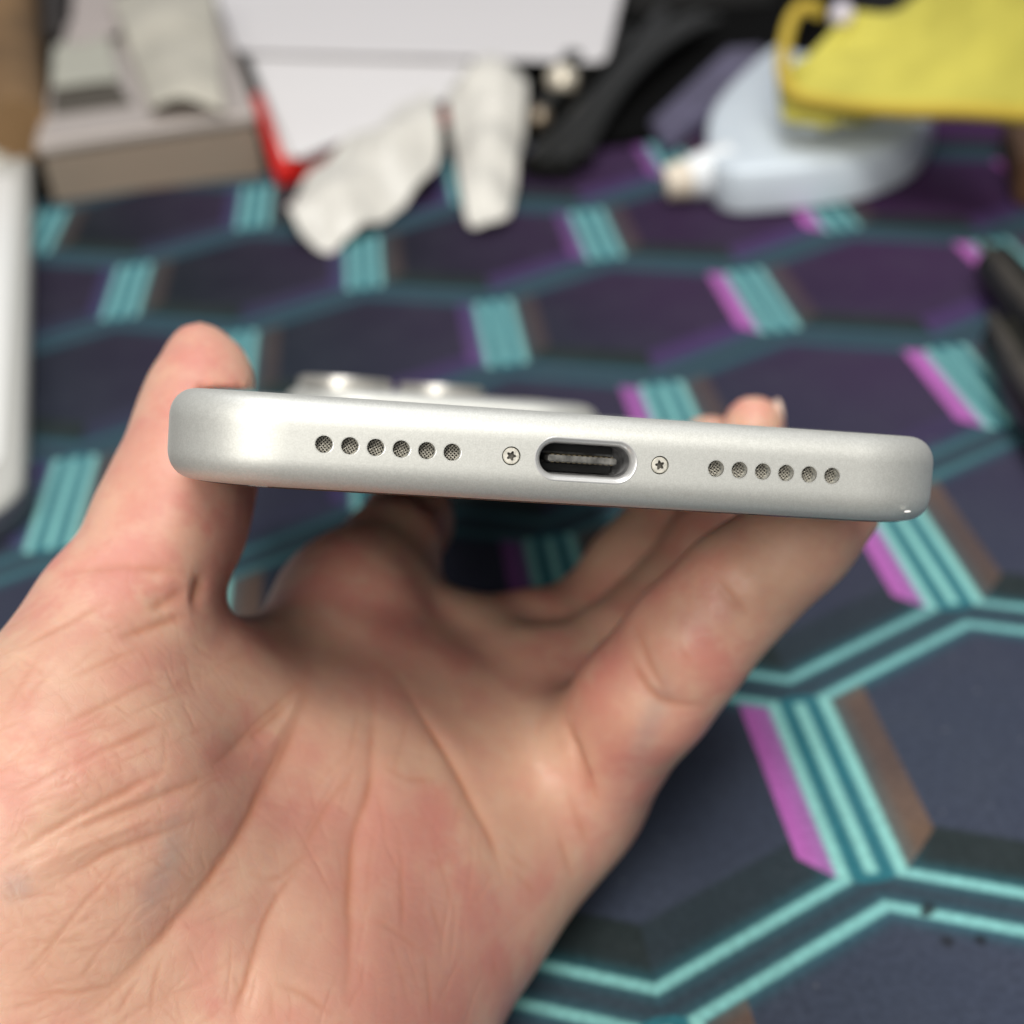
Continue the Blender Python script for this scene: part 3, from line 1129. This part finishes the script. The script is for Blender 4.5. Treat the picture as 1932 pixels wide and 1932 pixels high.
V, Fc = rounded_slab(local_outline(Wp, Lp, 14), [(2.0, 0.3), (.7, 1.0), (0, 2.5), (0, 6.5), (.8, 8.2), (2.4, 9.0)])
from_data('case', V, Fc, mat('pale_grey_shell', '#b9b9b4', 0.4), t, True, 50)
V, Fc = rounded_slab(local_outline(Wp - 8, Lp - 74, 11, 0, -25), [(0, 8.8), (0, 9.6), (.6, 10.0)])
from_data('back_panel', V, Fc, mat('white_back_panel', '#eeeeeb', 0.25), t, True, 50)
V, Fc = rounded_slab(local_outline(40, 44, 10, 18 if math.cos(ang) > 0 else -18, Lp / 2 - 32), [(0, 8.8), (0, 10.5), (1.0, 11.4)])
from_data('camera_bump', V, Fc, mat('pale_bump', '#d6d3c9', 0.3), t, True, 50)
V, Fc = rounded_slab(local_outline(Wp + 1.6, 34, 15, 0, -Lp / 2 + 16.2), [(1.2, 0.2), (0, 1.2), (0, 5.5), (1.0, 6.6)])
from_data('bumper', V, Fc, mat('dark_bumper', '#3c3f4a', 0.5), t, True, 50)

# -- grey brown case behind the mat at the left, with what lies on it
t = empty('storage_case')
tag(t, 'low grey brown case with a pale rim standing behind the mat', 'case')
y0 = MAT_FAR + 1.5
cs = [(-165.5, y0 - 5), (-97, y0 + 2), (-124, y0 + 180), (-182, y0 + 165)]
from_bm('body', prism(cs, -3, 16.0, 1.2), mat('grey_brown_case', '#8a7c6e', 0.6, var=0.12, var_scale=12), t)
cs2 = [(-166.5, y0 - 6.2), (-96, y0 + 1), (-123, y0 + 181), (-183, y0 + 166)]
from_bm('rim', prism(cs2, 16.1, 20.5, 1.2), mat('pale_rim', '#c4bab4', 0.35, 0.3), t)
win = [D(97, 216, 21), D(250, 196, 21), D(225, 158, 21), D(97, 172, 21)]
from_bm('window', prism(win, 20.3, 21.2, 0.2), mat('dark_window', '#4d473d', 0.4), t)


def sheet(name, corners, nu, nv, disp, thick, material, label, cat, parent=None, seed=1, freq=0.03, lift=None, lv=1, ru=0.0, rv=0.0):
    """A soft sheet spanning four corner points (mm), crumpled by noise, with real thickness."""
    c = [np.array(p, float) for p in corners]
    V, Fc = [], []
    for j in range(nv + 1):
        for i in range(nu + 1):
            u, v_ = i / nu, j / nv
            u, v_ = u + (0.5 - u) * ru * (2 * v_ - 1) ** 4, v_ + (0.5 - v_) * rv * (2 * u - 1) ** 4
            p = (1 - v_) * ((1 - u) * c[0] + u * c[1]) + v_ * ((1 - u) * c[3] + u * c[2])
            n_ = mnoise.noise(Vector((p[0] * freq + seed * 7.3, p[1] * freq, p[2] * freq)))
            n2_ = mnoise.noise(Vector((p[0] * freq * 2.3 - seed * 3.1, p[1] * freq * 2.3, seed)))
            z = disp * (n_ + 0.45 * abs(n2_))
            if lift: z += lift(u, v_)
            V.append((p[0], p[1], p[2] + z))
    for j in range(nv):
        for i in range(nu):
            a = j * (nu + 1) + i
            Fc.append((a, a + 1, a + nu + 2, a + nu + 1))
    o = from_data(name, V, Fc, material, parent, True)
    m = o.modifiers.new('thickness', 'SOLIDIFY')
    m.thickness = thick * S
    subsurf(o, lv)
    if label: tag(o, label, cat)
    return o


def d3(px, py, h): return tuple(desk(px, py, h))


POUCH = mat('frosted_pouch', '#c9c4b6', 0.35, trans=0.15, var=0.12, var_scale=30)
sheet('plastic_pouch', [d3(285, 212, 23), d3(425, 208, 23), d3(405, -20, 30), d3(205, -10, 30)], 14, 18, 3.0, 0.8, POUCH,
      'clouded plastic pouch draped on the grey brown case', 'pouch', seed=3, lift=lambda u, v: 4 * math.sin(math.pi * u) + (0 if v > 0.2 else 0))
sheet('grey_leaflet', [d3(95, 168, 22), d3(228, 150, 22), d3(205, 60, 23), d3(100, 85, 23)], 8, 6, 1.5, 0.6, mat('grey_paper', '#a9a89c', 0.6),
      'grey folded leaflet lying left of the plastic pouch', 'leaflet', seed=8)
sheet('mauve_paper', [d3(130, 84, 24), d3(230, 60, 24), d3(215, -40, 25), d3(140, -40, 25)], 8, 6, 1.5, 0.6, mat('mauve_paper', '#aaa09c', 0.6),
      'mauve grey paper lying behind the grey leaflet', 'paper', seed=9)

# -- brown thing at the far left
t = empty('cardboard_roll')
tag(t, 'tan brown cardboard roll standing behind the pale phone', 'cardboard roll')
bm = bmesh.new()
b0, b1 = desk(36, 246, 18), desk(14, 0, 18)
tube(bm, [tuple(b0), tuple(b0 * .5 + b1 * .5 + np.array([0, 0, 4])), tuple(b1 + np.array([0, 0, 12]))], [10.5, 12, 13], 24)
from_bm('tube', bm, mat('tan_cardboard', '#755a3a', 0.65, var=0.25, var_scale=25), t, True, 50)
bm = bmesh.new()
b0, b1 = desk(66, 244, 8), desk(48, -10, 10)
tube(bm, [tuple(b0), tuple(b0 * .5 + b1 * .5), tuple(b1)], [4.5, 6, 7], 16)
from_bm('flap', bm, mat('brown_flap', '#6d5436', 0.6, var=0.25, var_scale=25), t, True, 50)
bm = prism([D(96, 120, 10), D(135, 112, 10), D(130, -20, 10), D(92, -20, 10)], 5, 22, 1)  # shade of the gap beside the roll, built as a dark block
tag(from_bm('gap_shade_block', bm, mat('gap_shade_brown', '#2b2522', 0.6)), 'dark box standing in for the shaded gap behind the tan cardboard roll', 'box')

# -- white card with red border, paper on it
t = empty('red_edged_card')
tag(t, 'white glossy folder with a red and black edge lying under the paper', 'folder')
A_, B_, C_, E_ = D(522, 336, 4), D(445, 96, 4), D(900, -60, 4), D(860, 215, 4)
from_bm('board', prism([A_, B_, C_, E_], 0.6, 6.0, 0.8), mat('folder_red', '#d8231c', 0.4), t)
def inset(p, k):
    g = np.mean([A_, B_, C_, E_], 0)
    return [tuple(np.array(q) + (g - np.array(q)) * k) for q in p]
q = inset([A_, B_, C_, E_], 0.085)
from_bm('white_cover', prism(q, 6.05, 7.2, 0.3), mat('white_cover', '#e9e6e3', 0.45), t)
mid1 = tuple(np.array(A_) * 0.45 + np.array(B_) * 0.55)
nrm1 = np.array([-(B_[1] - A_[1]), B_[0] - A_[0]])
nrm1 = nrm1 / np.linalg.norm(nrm1)
bb = [tuple(np.array(mid1) + nrm1 * 0.8), tuple(np.array(B_) + nrm1 * 0.8), tuple(np.array(B_) - nrm1 * 5), tuple(np.array(mid1) - nrm1 * 5)]
from_bm('black_edge', prism(bb, 0.5, 6.6, 0.3), mat('black_edge', '#1d1a17', 0.5), t)

sheet('white_paper', [d3(440, 100, 12.2), d3(1146, 122, 13.2), d3(1190, -60, 15), d3(385, -60, 21.6)], 16, 10, 0.7, 0.5, mat('white_paper', '#d2cfd0', 0.55),
      'large blank white paper sheet lying over the red edged folder', 'paper', seed=5, freq=0.012, lift=lambda u, v: 0.8 * u)
sheet('blank_form', [d3(550, 306, 9), d3(900, 165, 11), d3(870, 60, 11.6), d3(456, 80, 10.8)], 12, 8, 0.6, 0.4, mat('form_paper', '#dfdcdc', 0.5),
      'bright white form with a pale red stripe under the large white paper', 'paper', seed=6, freq=0.02)
bm = prism([D(560, 306, 11), D(705, 247, 12), D(700, 235, 12), D(560, 288, 11)], 10.5, 12.4, 0.1)

FILM = mat('peeled_film', '#d3d0c8', 0.38, var=0.10, var_scale=40, trans=0.0)
sheet('peeled_film', [d3(600, 490, 1.5), d3(850, 330, 5), d3(810, 160, 14), d3(520, 390, 4)], 26, 18, 6.0, 0.5, FILM,
      'crumpled pale film strip left of its upright twin', 'film strip', seed=2, freq=0.05, ru=0.22, rv=0.1,
      lift=lambda u, v: 7 * math.sin(math.pi * min(1, v * 1.05)) * (0.5 + 0.5 * u) - (2.5 * max(0, 0.25 - u) * 4 if v < .5 else 0))
sheet('peeled_film', [d3(880, 440, 1.5), d3(962, 425, 2), d3(1005, 150, 12), d3(838, 165, 12)], 18, 26, 5.5, 0.5, FILM,
      'crumpled pale film strip hanging down towards the phone, next to black cables', 'film strip', seed=11, freq=0.055, ru=0.05, rv=0.12,
      lift=lambda u, v: 6 * math.sin(math.pi * u) * (0.4 + v))
for o in COL.objects:
    if o.name.startswith('peeled_film'): o['group'] = 'strips of peeled film on the mat'

# -- black cables and their metal plugs, in front of a dark tray
t = empty('black_tray')
tag(t, 'black tray at the far edge of the desk behind the cables', 'tray')
from_bm('tray_floor', prism([D(1010, 300), D(1240, 270), D(1560, 40), D(1700, -160), D(900, -160)], 0.4, 3.0, 0.6), mat('black_tray', '#030303', 0.9, spec=0.1), t)
from_bm('tray_wall', prism([D(1165, 45), D(1460, 20), D(1450, -10), D(1150, -5)], 3.0, 14, 0.6), mat('tray_rim', '#1f1f20', 0.6), t)
CAB = mat('black_cable', '#1c1c1a', 0.32, spec=0.5)
CABLES = (((1003, 312), (1250, 30), 3.6, 8, 'thick black cable nearest the upright film strip'),
          ((1030, 318), (1290, 40), 2.6, 2, 'second black cable from the upright film strip'),
          ((1062, 316), (1320, 36), 3.4, -6, 'glossy black cable in the middle of the bundle'),
          ((1098, 300), (1352, 40), 2.4, -10, 'thin black cable nearest the correction tape'),
          ((1010, 215), (1190, 66), 2.8, 6, 'short black cable running behind the metal plugs'))
for i, (p, q_, r_, c1, lb) in enumerate(CABLES):
    bm = bmesh.new()
    a, b = desk(*p, 5), desk(*q_, 9)
    tube(bm, bez(a, a * .66 + b * .34 + np.array([c1, 0, 3]), a * .33 + b * .67 + np.array([c1, 0, 5 + i % 2 * 3]), b, 24), r_, 12)
    tag(from_bm('black_cable', bm, CAB, None, True, 60), lb, 'cable', 'black cables beside the film strips')
BRASS = mat('brass_plug', (0.80, 0.73, 0.60), 0.3, 0.35)
for i, (px, py, h, r_) in enumerate(((1060, 152, 10, 5.6), (962, 158, 10, 3.6), (1018, 222, 8, 3.8))):
    c = desk(px, py, h)
    t = empty('metal_plug', c)
    tag(t, ('largest pale metal plug below the corner of the white paper', 'small pale metal plug at the top of the upright film strip',
            'dull small metal plug between film strip and black cables')[i], 'plug', 'metal plugs among the cables')
    bm = bmesh.new()
    bmesh.ops.create_uvsphere(bm, u_segments=16, v_segments=10, radius=r_)
    for v in bm.verts: v.co.y *= 1.25
    from_bm('tip', bm, BRASS if i < 2 else mat('dull_brass', (0.33, 0.27, 0.2), 0.4, 0.8), t)
    bm = bmesh.new()
    tube(bm, [(r_ * .3, r_ * 0.8, 0), (r_ * 1.2, r_ * 3.0, 1)], [r_ * .8, r_ * .9], 12)
    from_bm('sleeve', bm, CAB, t, True, 50)

# -- correction tape pen
t = empty('correction_tape')
tag(t, 'white and pale blue correction tape dispenser with a cream nozzle', 'correction tape')
H = 15.0
top = [(1345, 238), (1400, 172), (1465, 122), (1520, 140), (1620, 146), (1715, 170), (1755, 215), (1758, 255), (1728, 300), (1655, 336), (1560, 356), (1450, 368), (1385, 370), (1345, 352), (1332, 300)]
hp = [D(px, py, 6.0) for px, py in top]
hp = np.array(hp)
def closed_smooth(p, n=96):
    m_ = len(p)
    out = []
    for k in range(n):
        s_ = k / n * m_
        i = int(s_)
        f_ = s_ - i
        a, b, c, d = (p[(i + o_) % m_] for o_ in (-1, 0, 1, 2))
        out.append(0.5 * ((2 * b) + (-a + c) * f_ + (2 * a - 5 * b + 4 * c - d) * f_ ** 2 + (-a + 3 * b - 3 * c + d) * f_ ** 3))
    return np.array(out)
hs = closed_smooth(hp)
area2 = np.sum(hs[:, 0] * np.roll(hs[:, 1], -1) - np.roll(hs[:, 0], -1) * hs[:, 1])
if area2 < 0: hs = hs[::-1]
TAPEB = mat('pale_blue_plastic', '#cbd5de', 0.28, sss=0.15, var=0.03)
V, Fc = rounded_slab(hs, [(1.5, 0.4), (0.3, 1.2), (0, 3.0), (0, 6.0), (0.1, 10.5), (0.7, 12.4), (1.8, 13.4), (3.0, 13.8)])
from_data('shell', V, Fc, TAPEB, t, True, 28)
c0, c1 = desk(1296, 338, 6.6), desk(1378, 318, 7.5)
bm = bmesh.new()
tube(bm, [tuple(c0 * .98 + c1 * .02), tuple(c0 * .6 + c1 * .4), tuple(c1)], [6.0, 7.0, 7.6], 20)
from_bm('collar', bm, mat('white_collar', '#dfe3e6', 0.35), t, True, 50)
bm = bmesh.new()
n0, n1 = desk(1256, 346, 6.0), desk(1318, 334, 6.8)
tube(bm, [tuple(n0), tuple(n0 * .6 + n1 * .4), tuple(n1)], [4.7, 5.5, 5.6], 20)
from_bm('nozzle', bm, mat('cream_nozzle', '#d9cdbb', 0.4), t, True, 50)
# smoky cap lying behind it
bm = prism([D(1225, 235, 3), D(1260, 285, 3), D(1460, 130, 3), D(1440, 95, 3), D(1370, 100, 3)], 0.5, 5.0, 1.2)
tag(from_bm('smoky_cap', bm, mat('smoky_plastic', '#57536a', 0.3, var=0.2, var_scale=40)), 'smoky violet plastic cap behind the correction tape nozzle', 'cap')

# -- yellow cloth
t = empty('yellow_cloth')
tag(t, 'yellow cleaning cloth with a stitched orange border hanging over the correction tape', 'cloth')
YEL = mat('yellow_microfibre', '#bfb64e', 0.8, bump=(900, 0.5, 0.0006), var=0.08, var_scale=60)
YB = mat('yellow_border', '#bfa53a', 0.7, bump=(900, 0.4, 0.0005))
edge = [(1476, 150, 30), (1500, 172, 30), (1560, 186, 30), (1640, 196, 31), (1720, 200, 32), (1800, 200, 33), (1880, 205, 34), (1990, 215, 36)]
up = [(1500, 132, 33), (1560, 92, 36), (1610, 45, 40), (1660, -5, 46), (1720, -40, 52), (1800, -60, 56), (1880, -70, 60), (1990, -70, 64)]
V, Fc = [], []
nr_ = 14
ep, upp = [desk(*p) for p in edge], [desk(*p) for p in up]
def poly(pts_, u):
    s_ = u * (len(pts_) - 1)
    i = min(int(s_), len(pts_) - 2)
    return pts_[i] + (pts_[i + 1] - pts_[i]) * (s_ - i)
nc_ = 40
for j in range(nr_ + 1):
    for i in range(nc_ + 1):
        u, v_ = i / nc_, j / nr_
        p = poly(ep, u) * (1 - v_) + poly(upp, u) * v_
        p = p + np.array([0, 0, 1]) * (5.0 * v_ * math.sin(u * 9.0) + 2 * mnoise.noise(Vector((u * 5, v_ * 4, 1))))
        V.append(tuple(p))
for j in range(nr_):
    for i in range(nc_):
        a = j * (nc_ + 1) + i
        Fc.append((a, a + 1, a + nc_ + 2, a + nc_ + 1))
o = from_data('cloth_face', V, Fc, YEL, t, True)
m_ = o.modifiers.new('thickness', 'SOLIDIFY')
m_.thickness = 0.0022
subsurf(o, 1)
bm = bmesh.new()
bp = [desk(1545, 22, 40), desk(1520, 12, 40), desk(1495, 35, 38), desk(1480, 90, 34), desk(1478, 140, 31)] + [p + np.array([0, -1, -1.0]) for p in ep[1:]]
pp = []
for a, b, c, d in zip([bp[0]] + bp[:-2], bp[:-1], bp[1:], bp[2:] + [bp[-1]]):
    for f_ in np.linspace(0, 1, 6, endpoint=False):
        pp.append(0.5 * ((2 * b) + (-a + c) * f_ + (2 * a - 5 * b + 4 * c - d) * f_ ** 2 + (-a + 3 * b - 3 * c + d) * f_ ** 3))
tube(bm, [tuple(p) for p in pp], 2.1, 10)
from_bm('border', bm, YB, t, True, 60)
V, Fc = [], []
lo = [(1466, 172, 24), (1476, 224, 23), (1560, 238, 23), (1640, 230, 24), (1720, 208, 26)]
lp = [desk(*p) for p in lo]
for j in range(7):
    for i in range(21):
        u, v_ = i / 20, j / 6
        p = poly(lp, u) * (1 - v_) + (poly(ep, u * 0.6) + np.array([0, 4, -1])) * v_
        V.append(tuple(p + np.array([0, 0, 1.0]) * mnoise.noise(Vector((u * 8, v_ * 3, 5)))))
for j in range(6):
    for i in range(20):
        a = j * 21 + i
        Fc.append((a, a + 1, a + 22, a + 21))
o = from_data('cloth_fold', V, Fc, YEL, t, True)
m_ = o.modifiers.new('thickness', 'SOLIDIFY')
m_.thickness = 0.0022
bm = bmesh.new()
bmesh.ops.create_uvsphere(bm, u_segments=14, v_segments=8, radius=3.6)
for v in bm.verts: v.co += Vector(desk(1588, 28, 44))
tag(from_bm('white_bead', bm, mat('white_bead', '#cfc9d6', 0.35)), 'small white bead showing behind the yellow cloth', 'bead')

# -- right edge: black strap with two pale ridges, brown block under the cloth
RUB = mat('black_rubber', '#030303', 0.4, spec=0.35)
RG = mat('scuffed_ridge', '#3a3632', 0.45, var=0.3, var_scale=120)
for (pts_, lb) in ((((1880, 500), (1945, 590), (2040, 700)), 'upper of two glossy black straps at the right edge of the mat'),
                   (((1896, 640), (1950, 740), (2040, 880)), 'lower of two glossy black straps at the right edge of the mat')):
    t = empty('black_strap')
    tag(t, lb, 'strap', 'black straps at the right edge of the mat')
    cs_ = [desk(*p, 6.5) for p in pts_]
    bm = bmesh.new()
    tube(bm, [tuple(p) for p in cs_], [5.2, 6.4, 6.6], 18)
    from_bm('strap_body', bm, RUB, t, True, 50)
    bm = bmesh.new()
    tube(bm, [tuple(p + np.array([-3.0, 1.5, 5.2])) for p in cs_], [1.2, 2.2, 2.2], 12)
    from_bm('ridge', bm, RG, t, True, 50)
bm = prism([D(1893, 215, 12), D(1922, 310, 12), D(2050, 330, 12), D(2050, 190, 12)], 0.4, 13, 1.0)
tag(from_bm('brown_block', bm, mat('brown_wood', '#5c4029', 0.6, var=0.2, var_scale=40)), 'brown wooden block under the yellow cloth at the right edge', 'block')
